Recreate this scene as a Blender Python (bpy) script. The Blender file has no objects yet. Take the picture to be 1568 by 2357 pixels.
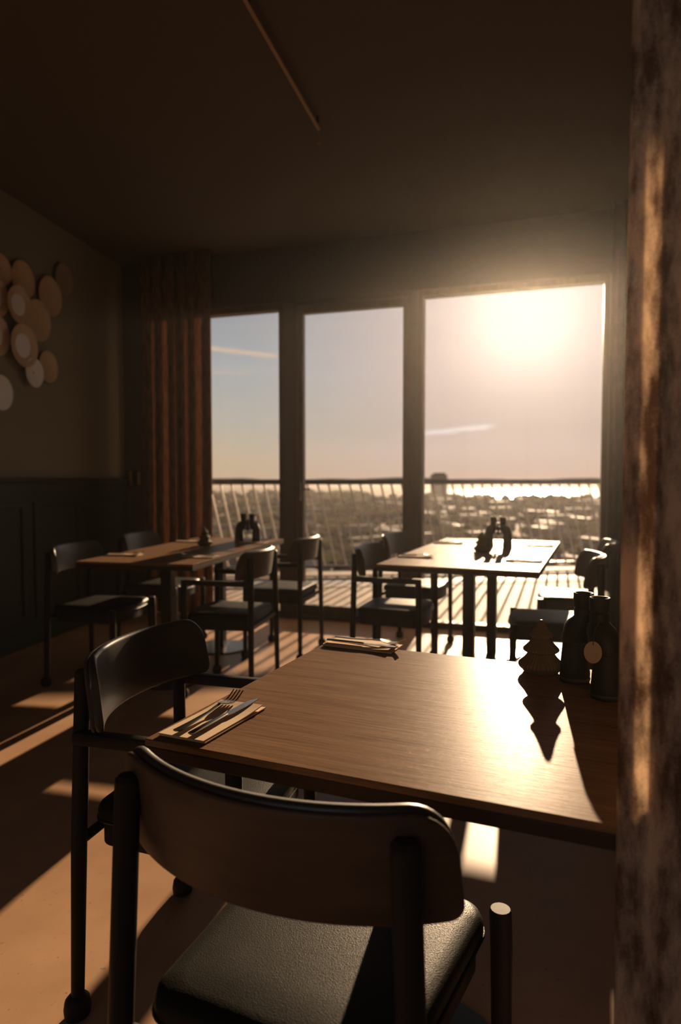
import bpy, bmesh, math, random
from mathutils import Vector, Matrix
R = math.radians
random.seed(11)
S = bpy.context.scene
COL = S.collection

# ------------------------------------------------------------------ camera
CAM_H = 1.18
PITCH = math.atan(75 / 1571.3)
cd = bpy.data.cameras.new('camera')
cam = bpy.data.objects.new('camera', cd); COL.objects.link(cam)
cd.sensor_fit = 'VERTICAL'; cd.sensor_height = 36; cd.sensor_width = 24; cd.lens = 24
cd.clip_start = 0.02; cd.clip_end = 30000
cd.dof.use_dof = True; cd.dof.focus_distance = 1.38; cd.dof.aperture_fstop = 3.0
cam.location = (0, 0, CAM_H); cam.rotation_euler = (math.pi / 2 - PITCH, 0, 0)
S.camera = cam

# ------------------------------------------------------------------ light, sky, exposure
SUN_AZ, SUN_EL = R(15.1), R(13.1)
SUN_DIR = Vector((math.sin(SUN_AZ) * math.cos(SUN_EL), math.cos(SUN_AZ) * math.cos(SUN_EL), math.sin(SUN_EL)))
sd = bpy.data.lights.new('sun', 'SUN'); sun = bpy.data.objects.new('sun', sd); COL.objects.link(sun)
sd.energy = 10.8; sd.color = (1.0, 0.70, 0.43); sd.angle = R(0.6)
sun.rotation_euler = SUN_DIR.to_track_quat('Z', 'Y').to_euler()
S.view_settings.view_transform = 'Standard'; S.view_settings.look = 'None'
S.view_settings.gamma = 1; S.view_settings.use_curve_mapping = False
S.view_settings.exposure = 0.0
HAZE = 0.0015

def srgb(r, g, b):
    f = lambda c: (c / 255 / 12.92) if c / 255 <= 0.04045 else ((c / 255 + 0.055) / 1.055) ** 2.4
    return (f(r), f(g), f(b), 1)

class NT:
    def __init__(s, tree): s.t = tree; s.n = tree.nodes; s.l = tree.links
    def new(s, k, **kw):
        n = s.n.new(k)
        for a, v in kw.items(): setattr(n, a, v)
        return n
    def put(s, sock, v):
        if hasattr(v, 'is_linked'): s.l.new(v, sock)
        else: sock.default_value = v
    def math(s, op, a, b=0.0, c=0.0, clamp=False):
        n = s.new('ShaderNodeMath', operation=op, use_clamp=clamp)
        s.put(n.inputs[0], a); s.put(n.inputs[1], b); s.put(n.inputs[2], c)
        return n.outputs[0]
    def vmath(s, op, a, b):
        n = s.new('ShaderNodeVectorMath', operation=op); s.put(n.inputs[0], a); s.put(n.inputs[1], b); return n
    def mix(s, f, a, b, mode='MIX'):
        n = s.new('ShaderNodeMix', data_type='RGBA', blend_type=mode)
        s.put(n.inputs[0], f); s.put(n.inputs[6], a); s.put(n.inputs[7], b); return n.outputs[2]
    def ramp(s, f, stops, interp='LINEAR'):
        n = s.new('ShaderNodeValToRGB'); n.color_ramp.interpolation = interp
        e = n.color_ramp.elements
        while len(e) < len(stops): e.new(0.5)
        for i, (p, c) in enumerate(stops): e[i].position = p; e[i].color = c
        s.put(n.inputs[0], f); return n.outputs[0]
    def noise(s, vec, scale, detail=2.0, rough=0.5):
        n = s.new('ShaderNodeTexNoise'); s.put(n.inputs['Vector'], vec)
        n.inputs['Scale'].default_value = scale; n.inputs['Detail'].default_value = detail
        n.inputs['Roughness'].default_value = rough; return n.outputs[0]
    def mapping(s, vec, scale=(1, 1, 1), rot=(0, 0, 0), loc=(0, 0, 0)):
        n = s.new('ShaderNodeMapping'); s.put(n.inputs['Vector'], vec)
        n.inputs['Scale'].default_value = scale; n.inputs['Rotation'].default_value = rot
        n.inputs['Location'].default_value = loc; return n.outputs[0]

# sky: a low winter sun in a pale, slightly veiled sky
W = bpy.data.worlds.new('sky'); S.world = W; W.use_nodes = True
w = NT(W.node_tree); w.n.clear()
tc = w.new('ShaderNodeTexCoord'); d = tc.outputs['Generated']
sx = w.new('ShaderNodeSeparateXYZ'); w.put(sx.inputs[0], d)
el = w.math('MULTIPLY', w.math('ARCSINE', sx.outputs[2]), 57.2958)
az = w.math('MULTIPLY', w.math('ARCTAN2', sx.outputs[0], sx.outputs[1]), 57.2958)
ef = w.math('DIVIDE', el, 30.0, clamp=True)
left = w.ramp(ef, [(0.0, srgb(206, 178, 146)), (0.06, srgb(204, 182, 152)), (0.16, srgb(188, 182, 168)),
                   (0.30, srgb(170, 175, 176)), (0.5, srgb(150, 154, 160)), (1.0, srgb(112, 124, 140))])
right = w.ramp(ef, [(0.0, srgb(218, 186, 162)), (0.08, srgb(214, 190, 176)), (0.14, srgb(203, 184, 170)),
                    (0.3, srgb(203, 187, 180)), (0.5, srgb(196, 184, 180)), (1.0, srgb(150, 150, 155))])
af = w.math('DIVIDE', w.math('ADD', az, 11.0), 17.0, clamp=True)
base = w.mix(af, left, right)
away = w.ramp(ef, [(0.0, srgb(216, 204, 196)), (0.3, srgb(212, 210, 212)), (1.0, srgb(176, 186, 206))])  # sky behind the camera, brightened for more fill through the added window
wf0 = w.math('MULTIPLY', w.math('SUBTRACT', w.math('ABSOLUTE', az), 60.0), 0.02, clamp=True)
base = w.mix(wf0, base, away)
# thin streaks of cloud and one short bright contrail
cv = w.new('ShaderNodeCombineXYZ'); w.put(cv.inputs[0], w.math('MULTIPLY', az, 0.05)); w.put(cv.inputs[1], w.math('MULTIPLY', el, 0.75))
st = w.noise(cv.outputs[0], 1.0, 4.0, 0.6)
sf = w.math('MULTIPLY', w.math('SUBTRACT', st, 0.52), 2.2, clamp=True)
base = w.mix(w.math('MULTIPLY', sf, 0.35), base, srgb(222, 196, 178))
def streak(a0, a1, e0, slope, thick, col, amt, base):
    line = w.math('ADD', e0, w.math('MULTIPLY', w.math('SUBTRACT', az, a0), slope))
    wob = w.math('MULTIPLY', w.math('SUBTRACT', w.noise(cv.outputs[0], 9.0, 3.0), 0.5), thick * 1.6)
    dd = w.math('ABSOLUTE', w.math('SUBTRACT', w.math('SUBTRACT', el, line), wob))
    m = w.math('SUBTRACT', 1.0, w.math('DIVIDE', dd, thick), clamp=True)
    inx = w.math('MULTIPLY', w.math('MULTIPLY', w.math('SUBTRACT', az, a0), 0.7, clamp=True),
                 w.math('MULTIPLY', w.math('SUBTRACT', a1, az), 0.9, clamp=True))
    return w.mix(w.math('MULTIPLY', w.math('MULTIPLY', m, inx), amt), base, col)
base = streak(6.0, 13.0, 3.7, 0.10, 0.32, srgb(240, 232, 228), 0.9, base)
base = streak(-12.0, -4.6, 10.7, -0.09, 0.28, srgb(226, 196, 168), 0.85, base)
base = streak(-12.0, -7.0, 8.6, 0.02, 0.25, srgb(206, 186, 166), 0.5, base)
dt = w.vmath('DOT_PRODUCT', d, tuple(SUN_DIR)).outputs['Value']
ang = w.math('MULTIPLY', w.math('ARCCOSINE', dt), 57.2958)
g1 = w.math('POWER', 2.71828, w.math('MULTIPLY', w.math('POWER', w.math('DIVIDE', ang, 4.5), 2.0), -1.0))
g2 = w.math('POWER', 2.71828, w.math('DIVIDE', ang, -7.0))
glow = w.math('ADD', w.math('MULTIPLY', g1, 1.4), w.math('MULTIPLY', g2, 0.16), clamp=True)
sky = w.mix(glow, base, (0.76, 0.735, 0.72, 1))
# below the horizon (only seen past the far ground edge)
bg = w.new('ShaderNodeBackground'); w.put(bg.inputs[0], sky); bg.inputs[1].default_value = 1.0
wo = w.new('ShaderNodeOutputWorld'); w.l.new(bg.outputs[0], wo.inputs[0])

# ------------------------------------------------------------------ helpers
ct, stt = math.cos(PITCH), math.sin(PITCH)
def on_plane(px, py, z):
    """point of the level plane z that the photograph shows at pixel px, py"""
    X = (px - 784) / 1571.3; Zc = -(py - 1178.5) / 1571.3
    Y = ct + Zc * stt; Z = -stt + Zc * ct
    k = (z - CAM_H) / Z
    return Vector((X * k, Y * k, z))

def obj(name, bm, mat, parent=None, smooth=True, loc=None):
    me = bpy.data.meshes.new(name)
    bmesh.ops.recalc_face_normals(bm, faces=bm.faces)
    bm.to_mesh(me); bm.free()
    if smooth:
        for p in me.polygons: p.use_smooth = True
    o = bpy.data.objects.new(name, me); COL.objects.link(o)
    if mat: me.materials.append(mat)
    if parent: o.parent = parent
    if loc: o.location = loc
    if smooth: autosmooth(me)
    return o
def autosmooth(me, ang=38):
    bm = bmesh.new(); bm.from_mesh(me)
    for e in bm.edges:
        if len(e.link_faces) == 2:
            try: e.smooth = e.calc_face_angle() < R(ang)
            except ValueError: pass
    bm.to_mesh(me); bm.free()
def thing(name, label, cat, loc=(0, 0, 0), rz=0.0, group=None):
    o = bpy.data.objects.new(name, None); COL.objects.link(o)
    o.empty_display_size = 0.05
    o.location = loc; o.rotation_euler = (0, 0, rz)
    o['label'] = label; o['category'] = cat
    if group: o['group'] = group
    return o
def tag(o, label=None, cat=None, group=None, kind=None):
    if label: o['label'] = label
    if cat: o['category'] = cat
    if group: o['group'] = group
    if kind: o['kind'] = kind
    return o
def struct(name, bm, mat, smooth=False, label=None, cat=None):
    o = obj(name, bm, mat, None, smooth); return tag(o, label, cat, kind='structure')
def copy_tree(root, loc, rz=0.0, label=None, group=None):
    def rec(o, par):
        c = o.copy(); COL.objects.link(c)
        if par: c.parent = par
        for ch in [x for x in kids.get(o.name, [])]: rec(ch, c)
        return c
    kids = {}
    for o in list(COL.objects):
        if o.parent: kids.setdefault(o.parent.name, []).append(o)
    r = rec(root, None)
    r.location = loc; r.rotation_euler = (0, 0, rz)
    if label: r['label'] = label
    if group: r['group'] = group
    return r

def box(bm, x0, x1, y0, y1, z0, z1, M=None, bev=0.0):
    vs = [bm.verts.new((x, y, z)) for x in (x0, x1) for y in (y0, y1) for z in (z0, z1)]
    fs = [(0, 1, 3, 2), (4, 6, 7, 5), (0, 4, 5, 1), (2, 3, 7, 6), (0, 2, 6, 4), (1, 5, 7, 3)]
    faces = [bm.faces.new([vs[i] for i in f]) for f in fs]
    if bev:
        es = list({e for f in faces for e in f.edges})
        r = bmesh.ops.bevel(bm, geom=es, offset=bev, segments=2, profile=0.5, affect='EDGES')
        vs = list({v for f in r['faces'] for v in f.verts} | {v for v in vs if v.is_valid})
    if M is not None:
        for v in vs:
            if v.is_valid: v.co = M @ v.co
def rings(bm, loops, cap=True, closed=True):
    vl = [[bm.verts.new(p) for p in L] for L in loops]
    n = len(vl[0])
    for a, b in zip(vl, vl[1:]):
        for i in range(n if closed else n - 1):
            j = (i + 1) % n
            bm.faces.new((a[i], a[j], b[j], b[i]))
    if cap and closed:
        bm.faces.new(list(reversed(vl[0]))); bm.faces.new(vl[-1])
    return vl
def tube(bm, pts, rad, n=12, cap=True):
    """tube through points; rad a number or a list"""
    pts = [Vector(p) for p in pts]
    if not isinstance(rad, (list, tuple)): rad = [rad] * len(pts)
    loops = []; up = None
    for i, p in enumerate(pts):
        t = (pts[min(i + 1, len(pts) - 1)] - pts[max(i - 1, 0)]).normalized()
        if up is None:
            up = Vector((0, 0, 1)) if abs(t.z) < 0.9 else Vector((1, 0, 0))
        a = t.cross(up).normalized(); b = t.cross(a).normalized(); up = -b if False else up
        loops.append([p + (a * math.cos(2 * math.pi * k / n) + b * math.sin(2 * math.pi * k / n)) * rad[i] for k in range(n)])
    rings(bm, loops, cap)
def lathe(bm, prof, n=32, c=(0, 0, 0), ribs=0, depth=0.0):
    loops = []
    for r, z in prof:
        L = []
        for k in range(n):
            a = 2 * math.pi * k / n
            rr = r * (1 - depth * (0.5 + 0.5 * math.cos(a * ribs))) if ribs else r
            L.append((c[0] + rr * math.cos(a), c[1] + rr * math.sin(a), c[2] + z))
        loops.append(L)
    rings(bm, loops)
def prism(bm, poly, z0, z1):
    rings(bm, [[(x, y, z0) for x, y in poly], [(x, y, z1) for x, y in poly]])

# ------------------------------------------------------------------ materials
MATS = {}
def principled(name, col, rough=0.5, metal=0.0, spec=0.3, **kw):
    m = bpy.data.materials.new(name); m.use_nodes = True
    t = NT(m.node_tree); p = t.n['Principled BSDF']
    p.inputs['Base Color'].default_value = col if len(col) == 4 else (*col, 1)
    p.inputs['Roughness'].default_value = rough; p.inputs['Metallic'].default_value = metal
    p.inputs['Specular IOR Level'].default_value = spec
    MATS[name] = m
    return m, t, p
def bump(t, p, h, strength=0.2, dist=0.002):
    b = t.new('ShaderNodeBump'); b.inputs['Strength'].default_value = strength; b.inputs['Distance'].default_value = dist
    t.put(b.inputs['Height'], h); t.l.new(b.outputs[0], p.inputs['Normal'])

def wood(name, dark, light, rough, grain=(3, 60, 60), scale=1.0, bstr=0.25, pores=True, spec=0.3, pore=None):
    m, t, p = principled(name, light, rough, spec=spec)
    co = t.new('ShaderNodeTexCoord').outputs['Object']
    v = t.mapping(co, grain)
    wv = t.noise(v, 1.0 * scale, 6.0, 0.6)
    big = t.noise(t.mapping(co, (grain[0] * .35, grain[1] * .18, grain[2] * .18)), scale, 3.0)
    f = t.math('ADD', t.math('MULTIPLY', wv, 0.65), t.math('MULTIPLY', big, 0.35))
    c = t.ramp(f, [(0.25, dark), (0.7, light)])
    h = f
    if pores:
        pv = t.noise(t.mapping(co, pore or (grain[0] * 8, grain[1] * 8, grain[2] * 8)), scale, 2.0, 0.5)
        pf = t.math('MULTIPLY', t.math('SUBTRACT', 0.42, pv), 9.0, clamp=True)
        c = t.mix(t.math('MULTIPLY', pf, 0.45), c, dark)
        h = t.math('SUBTRACT', f, t.math('MULTIPLY', pf, 0.5))
        t.put(p.inputs['Roughness'], t.math('ADD', rough - 0.05, t.math('MULTIPLY', wv, 0.12)))
    t.put(p.inputs['Base Color'], c)
    bump(t, p, h, bstr, 0.0012)
    return m
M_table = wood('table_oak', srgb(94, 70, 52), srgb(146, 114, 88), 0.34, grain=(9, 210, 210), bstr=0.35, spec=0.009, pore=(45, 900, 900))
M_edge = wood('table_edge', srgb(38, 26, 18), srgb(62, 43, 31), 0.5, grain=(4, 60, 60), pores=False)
M_chairwood = wood('black_ash', srgb(40, 38, 35), srgb(56, 53, 49), 0.42, grain=(40, 40, 4), pores=False, bstr=0.1, spec=0.06)
M_veneer = wood('back_veneer', srgb(70, 58, 48), srgb(96, 80, 68), 0.42, grain=(9, 9, 60), pores=False, bstr=0.08)
M_frame = wood('window_wood', srgb(60, 48, 37), srgb(84, 68, 52), 0.5, grain=(30, 30, 4), pores=False, bstr=0.1)
M_deck, t, p = principled('deck_boards', srgb(168, 146, 122), 0.7, spec=0.12)
co = t.new('ShaderNodeTexCoord').outputs['Object']
t.put(p.inputs['Base Color'], t.ramp(t.noise(t.mapping(co, (9, 0.7, 1), rot=(0, 0, R(18))), 1.0, 4), [(0.3, srgb(128, 108, 88)), (0.7, srgb(156, 134, 110))]))

M_leather, t, p = principled('black_leather', srgb(44, 43, 38), 0.5, spec=0.08)
co = t.new('ShaderNodeTexCoord').outputs['Object']
vo = t.new('ShaderNodeTexVoronoi'); t.put(vo.inputs['Vector'], t.mapping(co, (1, 1, 1))); vo.inputs['Scale'].default_value = 520
wr = t.noise(co, 9.0, 4.0, 0.6)
t.put(p.inputs['Base Color'], t.ramp(t.noise(co, 5.0, 3.0), [(0.3, srgb(30, 30, 26)), (0.7, srgb(44, 42, 36))]))
t.put(p.inputs['Roughness'], t.math('ADD', 0.36, t.math('MULTIPLY', wr, 0.14)))
bump(t, p, t.math('ADD', vo.outputs['Distance'], t.math('MULTIPLY', wr, 0.12)), 0.5, 0.0007)

M_backleather, t, p = principled('smooth_back_leather', srgb(58, 54, 48), 0.40, spec=0.9)
co = t.new('ShaderNodeTexCoord').outputs['Object']
bump(t, p, t.noise(co, 14.0, 3.0, 0.6), 0.25, 0.002)
M_rubber, _, _ = principled('rubber', srgb(40, 39, 38), 0.7)
M_blackmetal, _, _ = principled('black_metal', srgb(50, 48, 46), 0.35, metal=0.6)
M_plate_metal, _, _ = principled('base_plate_steel', srgb(70, 72, 72), 0.3, metal=0.8)
M_steel, _, _ = principled('steel', srgb(170, 165, 158), 0.22, metal=1.0)
M_lit_edge_brass, _, _ = principled('lit_edge_brass', srgb(190, 130, 70), 0.3, metal=1.0)
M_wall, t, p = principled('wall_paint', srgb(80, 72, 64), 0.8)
co = t.new('ShaderNodeTexCoord').outputs['Object']; bump(t, p, t.noise(co, 60, 3), 0.1, 0.001)
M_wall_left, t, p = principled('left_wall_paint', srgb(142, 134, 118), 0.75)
M_ceil, _, _ = principled('ceiling_paint', srgb(104, 98, 92), 0.85)
M_wains, _, _ = principled('dark_green_panelling', srgb(50, 54, 50), 0.45)
M_floor, t, p = principled('floor', srgb(120, 88, 62), 0.42, spec=0.2)
co = t.new('ShaderNodeTexCoord').outputs['Object']
n1 = t.noise(co, 2.2, 5.0, 0.6); n2 = t.noise(co, 55, 3.0, 0.7)
c = t.ramp(n1, [(0.3, srgb(178, 138, 106)), (0.7, srgb(204, 162, 126))])
sp = t.math('MULTIPLY', t.math('SUBTRACT', 0.36, n2), 10, clamp=True)
c = t.mix(t.math('MULTIPLY', sp, 0.5), c, srgb(70, 48, 34))
t.put(p.inputs['Base Color'], c); t.put(p.inputs['Roughness'], t.math('ADD', 0.34, t.math('MULTIPLY', n1, 0.2)))
bump(t, p, n2, 0.08, 0.001)
M_napkin, t, p = principled('paper_napkin', srgb(216, 186, 152), 0.9)
co = t.new('ShaderNodeTexCoord').outputs['Object']; bump(t, p, t.noise(co, 260, 2), 0.15, 0.0005)
M_treemat, _, _ = principled('tree_ceramic', srgb(104, 88, 56), 0.45)
M_bino, _, _ = principled('binocular_rubber', srgb(32, 30, 28), 0.55)
M_bino_ring, _, _ = principled('binocular_ring', srgb(60, 54, 48), 0.3)
M_lens, _, _ = principled('lens_glass', srgb(12, 12, 16), 0.05)
M_tag, _, _ = principled('card_tag', srgb(150, 130, 104), 0.8)
M_stone, t, p = principled('stoneware', srgb(206, 176, 144), 0.35)
M_stone2, _, _ = principled('stoneware_light', srgb(238, 236, 232), 0.3)
M_stone3, _, _ = principled('stoneware_dark', srgb(160, 142, 122), 0.3)
M_rail_light, _, _ = principled('pale_rail', srgb(176, 148, 116), 0.4)
M_railing, _, _ = principled('railing_metal', srgb(186, 170, 146), 0.45, metal=0.3)
M_gutter, _, _ = principled('gutter_grey', srgb(84, 86, 78), 0.6)

def glass_mat():
    m = bpy.data.materials.new('window_glass'); m.use_nodes = True
    t = NT(m.node_tree); t.n.clear()
    tr = t.new('ShaderNodeBsdfTransparent'); tr.inputs[0].default_value = (0.97, 0.97, 0.97, 1)
    gl = t.new('ShaderNodeBsdfGlossy'); gl.inputs['Roughness'].default_value = 0.02
    fr = t.new('ShaderNodeFresnel'); fr.inputs[0].default_value = 1.3
    mx = t.new('ShaderNodeMixShader'); o = t.new('ShaderNodeOutputMaterial')
    t.l.new(fr.outputs[0], mx.inputs[0]); t.l.new(tr.outputs[0], mx.inputs[1]); t.l.new(gl.outputs[0], mx.inputs[2])
    t.l.new(mx.outputs[0], o.inputs[0]); return m
M_glass = glass_mat()

def fabric_mat(name, c1, c2, trans, weave=900):
    m = bpy.data.materials.new(name); m.use_nodes = True
    t = NT(m.node_tree); t.n.clear()
    co = t.new('ShaderNodeTexCoord').outputs['Object']
    n1 = t.noise(t.mapping(co, (38, 38, 11)), 1.0, 4.0, 0.65)
    n2 = t.noise(t.mapping(co, (weave, weave, weave * .5)), 1.0, 2.0)
    f = t.math('ADD', t.math('MULTIPLY', n1, 0.75), t.math('MULTIPLY', n2, 0.25))
    c = t.ramp(f, [(0.40, c1), (0.60, c2)])
    df = t.new('ShaderNodeBsdfDiffuse'); t.put(df.inputs[0], c)
    tl = t.new('ShaderNodeBsdfTranslucent'); t.put(tl.inputs[0], c)
    b = t.new('ShaderNodeBump'); b.inputs['Strength'].default_value = 0.5; b.inputs['Distance'].default_value = 0.0015
    t.put(b.inputs['Height'], n2); t.l.new(b.outputs[0], df.inputs['Normal'])
    mx = t.new('ShaderNodeMixShader'); mx.inputs[0].default_value = trans
    o = t.new('ShaderNodeOutputMaterial')
    t.l.new(df.outputs[0], mx.inputs[1]); t.l.new(tl.outputs[0], mx.inputs[2]); t.l.new(mx.outputs[0], o.inputs[0])
    return m
M_curtain = fabric_mat('wool_curtain', srgb(128, 106, 90), srgb(244, 226, 204), 0.46)
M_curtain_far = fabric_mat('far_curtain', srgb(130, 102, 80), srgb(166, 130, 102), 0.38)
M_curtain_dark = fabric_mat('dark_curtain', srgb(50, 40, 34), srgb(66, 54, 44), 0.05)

# ------------------------------------------------------------------ room shell
WD = Vector((0.948, -0.318)).normalized(); WN = Vector((0.318, 0.948)).normalized()
W0 = Vector((-0.34, 5.70))
MW = Matrix.Translation((W0.x, W0.y, 0)) @ Matrix(((WD.x, WN.x, 0, 0), (WD.y, WN.y, 0, 0), (0, 0, 1, 0), (0, 0, 0, 1)))
def wpt(t, n=0.0): v = W0 + WD * t + WN * n; return (v.x, v.y)
TL, TR = -1.72, 2.95                              # ends of the window wall
CEIL = 3.10
CL = Vector(wpt(TL)); CR = Vector(wpt(TR))
LD = Vector((-math.sin(R(10)), -math.cos(R(10))))  # left wall, towards the camera
LN = Vector((-LD.y, LD.x)) * -1                    # outwards (left)
if LN.x > 0: LN = -LN
RD = -WN
BL = CL + LD * 8.8; BR = CR + RD * 7.4
poly = [(CL.x, CL.y), (CR.x, CR.y), (BR.x, BR.y), (BL.x, BL.y)]
def grow(poly, d):
    c = Vector((sum(p[0] for p in poly) / 4, sum(p[1] for p in poly) / 4)); out = []
    for p in poly:
        v = Vector(p) - c; out.append(tuple(c + v * (1 + d / v.length)))
    return out
bm = bmesh.new(); prism(bm, grow(poly, 0.25), -0.2, 0.0); struct('floor', bm, M_floor)
bm = bmesh.new(); prism(bm, grow(poly, 0.25), CEIL, CEIL + 0.2); struct('ceiling', bm, M_ceil)
def slab(a, b, out, th, z0, z1):
    a = Vector(a); b = Vector(b); out = Vector(out) * th
    bm = bmesh.new(); prism(bm, [tuple(a), tuple(b), tuple(b + out), tuple(a + out)], z0, z1); return bm
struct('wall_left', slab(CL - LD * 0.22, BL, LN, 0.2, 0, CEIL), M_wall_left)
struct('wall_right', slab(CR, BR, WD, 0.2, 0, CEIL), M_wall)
BD_ = (BR - BL).normalized(); BW = (BR - BL).length; BO = Vector((BD_.y, -BD_.x))
MB_ = Matrix.Translation((BL.x, BL.y, 0)) @ Matrix(((BD_.x, BO.x, 0, 0), (BD_.y, BO.y, 0, 0), (0, 0, 1, 0), (0, 0, 0, 1)))
bm = bmesh.new()
for x0, x1, z0, z1 in ((-0.2, 0.5, 0, CEIL), (BW - 0.4, BW + 0.2, 0, CEIL), (0.5, BW - 0.4, 0, 0.85), (0.5, BW - 0.4, 2.5, CEIL)): box(bm, x0, x1, 0, 0.2, z0, z1, MB_)  # wall built around the opening for the added fill window
struct('wall_back', bm, M_wall)
HEAD = 2.60
WT = 0.16
OPEN = [(-1.42, -0.15), (-0.07, 0.945), (0.985, 2.395)]   # window 1, door, window 2
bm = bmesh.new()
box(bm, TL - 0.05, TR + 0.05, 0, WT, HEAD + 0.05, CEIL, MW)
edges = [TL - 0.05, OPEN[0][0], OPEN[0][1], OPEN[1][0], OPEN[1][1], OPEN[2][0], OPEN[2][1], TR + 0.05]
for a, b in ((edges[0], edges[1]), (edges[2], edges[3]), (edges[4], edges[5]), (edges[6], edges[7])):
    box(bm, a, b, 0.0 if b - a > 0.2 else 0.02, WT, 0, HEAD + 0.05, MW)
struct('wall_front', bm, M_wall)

def frame_box(parent, x0, x1, z0, z1, wf, y0, y1, mat, name='window_frame', wb=None, wt=None):
    wb = wf if wb is None else wb; wt = wf if wt is None else wt
    bm = bmesh.new()
    box(bm, x0, x0 + wf, y0, y1, z0, z1, MW, 0.003); box(bm, x1 - wf, x1, y0, y1, z0, z1, MW, 0.003)
    box(bm, x0 + wf, x1 - wf, y0, y1, z0, z0 + wb, MW, 0.003); box(bm, x0 + wf, x1 - wf, y0, y1, z1 - wt, z1, MW, 0.003)
    return obj(name, bm, mat, parent, False)
def pane(parent, x0, x1, z0, z1, y, name='window_pane'):
    bm = bmesh.new(); box(bm, x0, x1, y - 0.003, y + 0.003, z0, z1, MW); return obj(name, bm, M_glass, parent, False)
def swin(name, i, wf, wb):
    e = bpy.data.objects.new(name, None); COL.objects.link(e); tag(e, kind='structure')
    a, b = OPEN[i]
    frame_box(e, a, b, 0.0, HEAD + 0.05, wf, 0.03, 0.13, M_frame, wb=wb)
    pane(e, a + wf, b - wf, wb, HEAD + 0.05 - wf, 0.10)
    return e
swin('window_1', 0, 0.05, 0.06)
swin('window_2', 2, 0.045, 0.05)
fill_win_ = bpy.data.objects.new('fill_window', None); COL.objects.link(fill_win_); tag(fill_win_, kind='structure')  # unseen window added behind the camera to give soft fill light
bm = bmesh.new(); xa, xb = 0.5, BW - 0.4
for x0, x1, z0, z1 in ((xa, xa + 0.05, 0.85, 2.5), (xb - 0.05, xb, 0.85, 2.5), (xa + 0.05, xb - 0.05, 0.85, 0.9), (xa + 0.05, xb - 0.05, 2.45, 2.5), ((xa + xb) / 2 - 0.03, (xa + xb) / 2 + 0.03, 0.9, 2.45)): box(bm, x0, x1, 0.06, 0.14, z0, z1, MB_)
obj('window_frame', bm, M_frame, fill_win_, False)
bm = bmesh.new(); box(bm, xa + 0.03, xb - 0.03, 0.1, 0.106, 0.88, 2.47, MB_); obj('window_pane', bm, M_glass, fill_win_, False)
e = bpy.data.objects.new('door_1', None); COL.objects.link(e); tag(e, kind='structure')
a, b = OPEN[1]
frame_box(e, a, b, 0.0, HEAD + 0.05, 0.035, 0.02, 0.14, M_frame, 'door_frame', wb=0.03)
lf = frame_box(e, a + 0.035, b - 0.035, 0.03, HEAD + 0.015, 0.045, 0.05, 0.11, M_frame, 'door_leaf', wb=0.09, wt=0.06)
pane(e, a + 0.08, b - 0.08, 0.12, HEAD - 0.045, 0.08, 'door_pane')
bm = bmesh.new()
box(bm, a + 0.045, a + 0.07, 0.035, 0.05, 1.0, 1.16, MW, 0.003)
tube(bm, [MW @ Vector(q) for q in ((a + 0.058, 0.045, 1.10), (a + 0.058, -0.005, 1.10), (a + 0.068, -0.012, 1.10), (a + 0.17, -0.012, 1.098))], 0.009, 10)
obj('door_handle', bm, M_steel, e)

# left wall dado: dark green panelling
ML = Matrix.Translation((CL.x, CL.y, 0)) @ Matrix(((LD.x, -LN.x, 0, 0), (LD.y, -LN.y, 0, 0), (0, 0, 1, 0), (0, 0, 0, 1)))
e = bpy.data.objects.new('trim_1', None); COL.objects.link(e); tag(e, kind='structure')
bm = bmesh.new(); box(bm, 0, 8.6, 0, 0.02, 0, 1.16, ML)
obj('wainscot', bm, M_wains, e, False)
bm = bmesh.new(); box(bm, 0, 8.6, 0, 0.045, 1.16, 1.19, ML, 0.006)
obj('wainscot_cap', bm, M_wains, e, False)
for k in range(12):
    s0 = 0.10 + k * 0.70
    bm = bmesh.new()
    for (x0, x1, z0, z1) in ((s0, s0 + 0.6, 0.98, 1.02), (s0, s0 + 0.6, 0.18, 0.22), (s0, s0 + 0.04, 0.22, 0.98), (s0 + 0.56, s0 + 0.6, 0.22, 0.98)):
        box(bm, x0, x1, 0.018, 0.034, z0, z1, ML, 0.005)
    obj('wainscot_panel', bm, M_wains, e, False)
bm = bmesh.new(); box(bm, 0, 8.6, 0.02, 0.035, 0, 0.12, ML, 0.004); struct('baseboard_left', bm, M_wains)

# ------------------------------------------------------------------ terrace and city outside
rail_pts = [Vector(q) for q in ((-5.0, 8.05), (-3.0, 8.35), (-1.5, 8.5), (0.1, 8.62), (1.5, 8.85), (3.0, 9.1), (5.0, 9.25), (7.0, 9.1))]
def resample(pts, step):
    out = [pts[0].copy()]; acc = 0.0
    for a, b in zip(pts, pts[1:]):
        L = (b - a).length; s = step - acc
        while s <= L: out.append(a + (b - a) * (s / L)); s += step
        acc = L - (s - step)
    return out
def offs(pts, d): return [Vector((q.x, q.y + d)) for q in pts]
bm = bmesh.new()
outer = [(q.x, q.y) for q in offs(rail_pts, -1.1)]
inner = [wpt(6.5, WT - 0.01), wpt(TR, WT - 0.01), wpt(0, WT - 0.01), wpt(TL, WT - 0.01), wpt(-5.0, WT - 0.01)]
prism(bm, outer + inner, -0.25, -0.02)
o = struct('floor_terrace', bm, M_deck)
def strip(pts, d0, d1, z0, z1, name, mat):
    bm = bmesh.new(); prism(bm, [(q.x, q.y + d0) for q in pts] + [(q.x, q.y + d1) for q in reversed(pts)], z0, z1)
    return struct(name, bm, mat)
strip(rail_pts, -1.10, -1.04, -0.25, -0.06, 'trim_2', M_gutter)
strip(rail_pts, -1.04, -0.80, -0.25, -0.02, 'trim_3', M_deck)
strip(rail_pts, -0.80, -0.45, -0.25, -0.02, 'trim_4', M_gutter)
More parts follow.
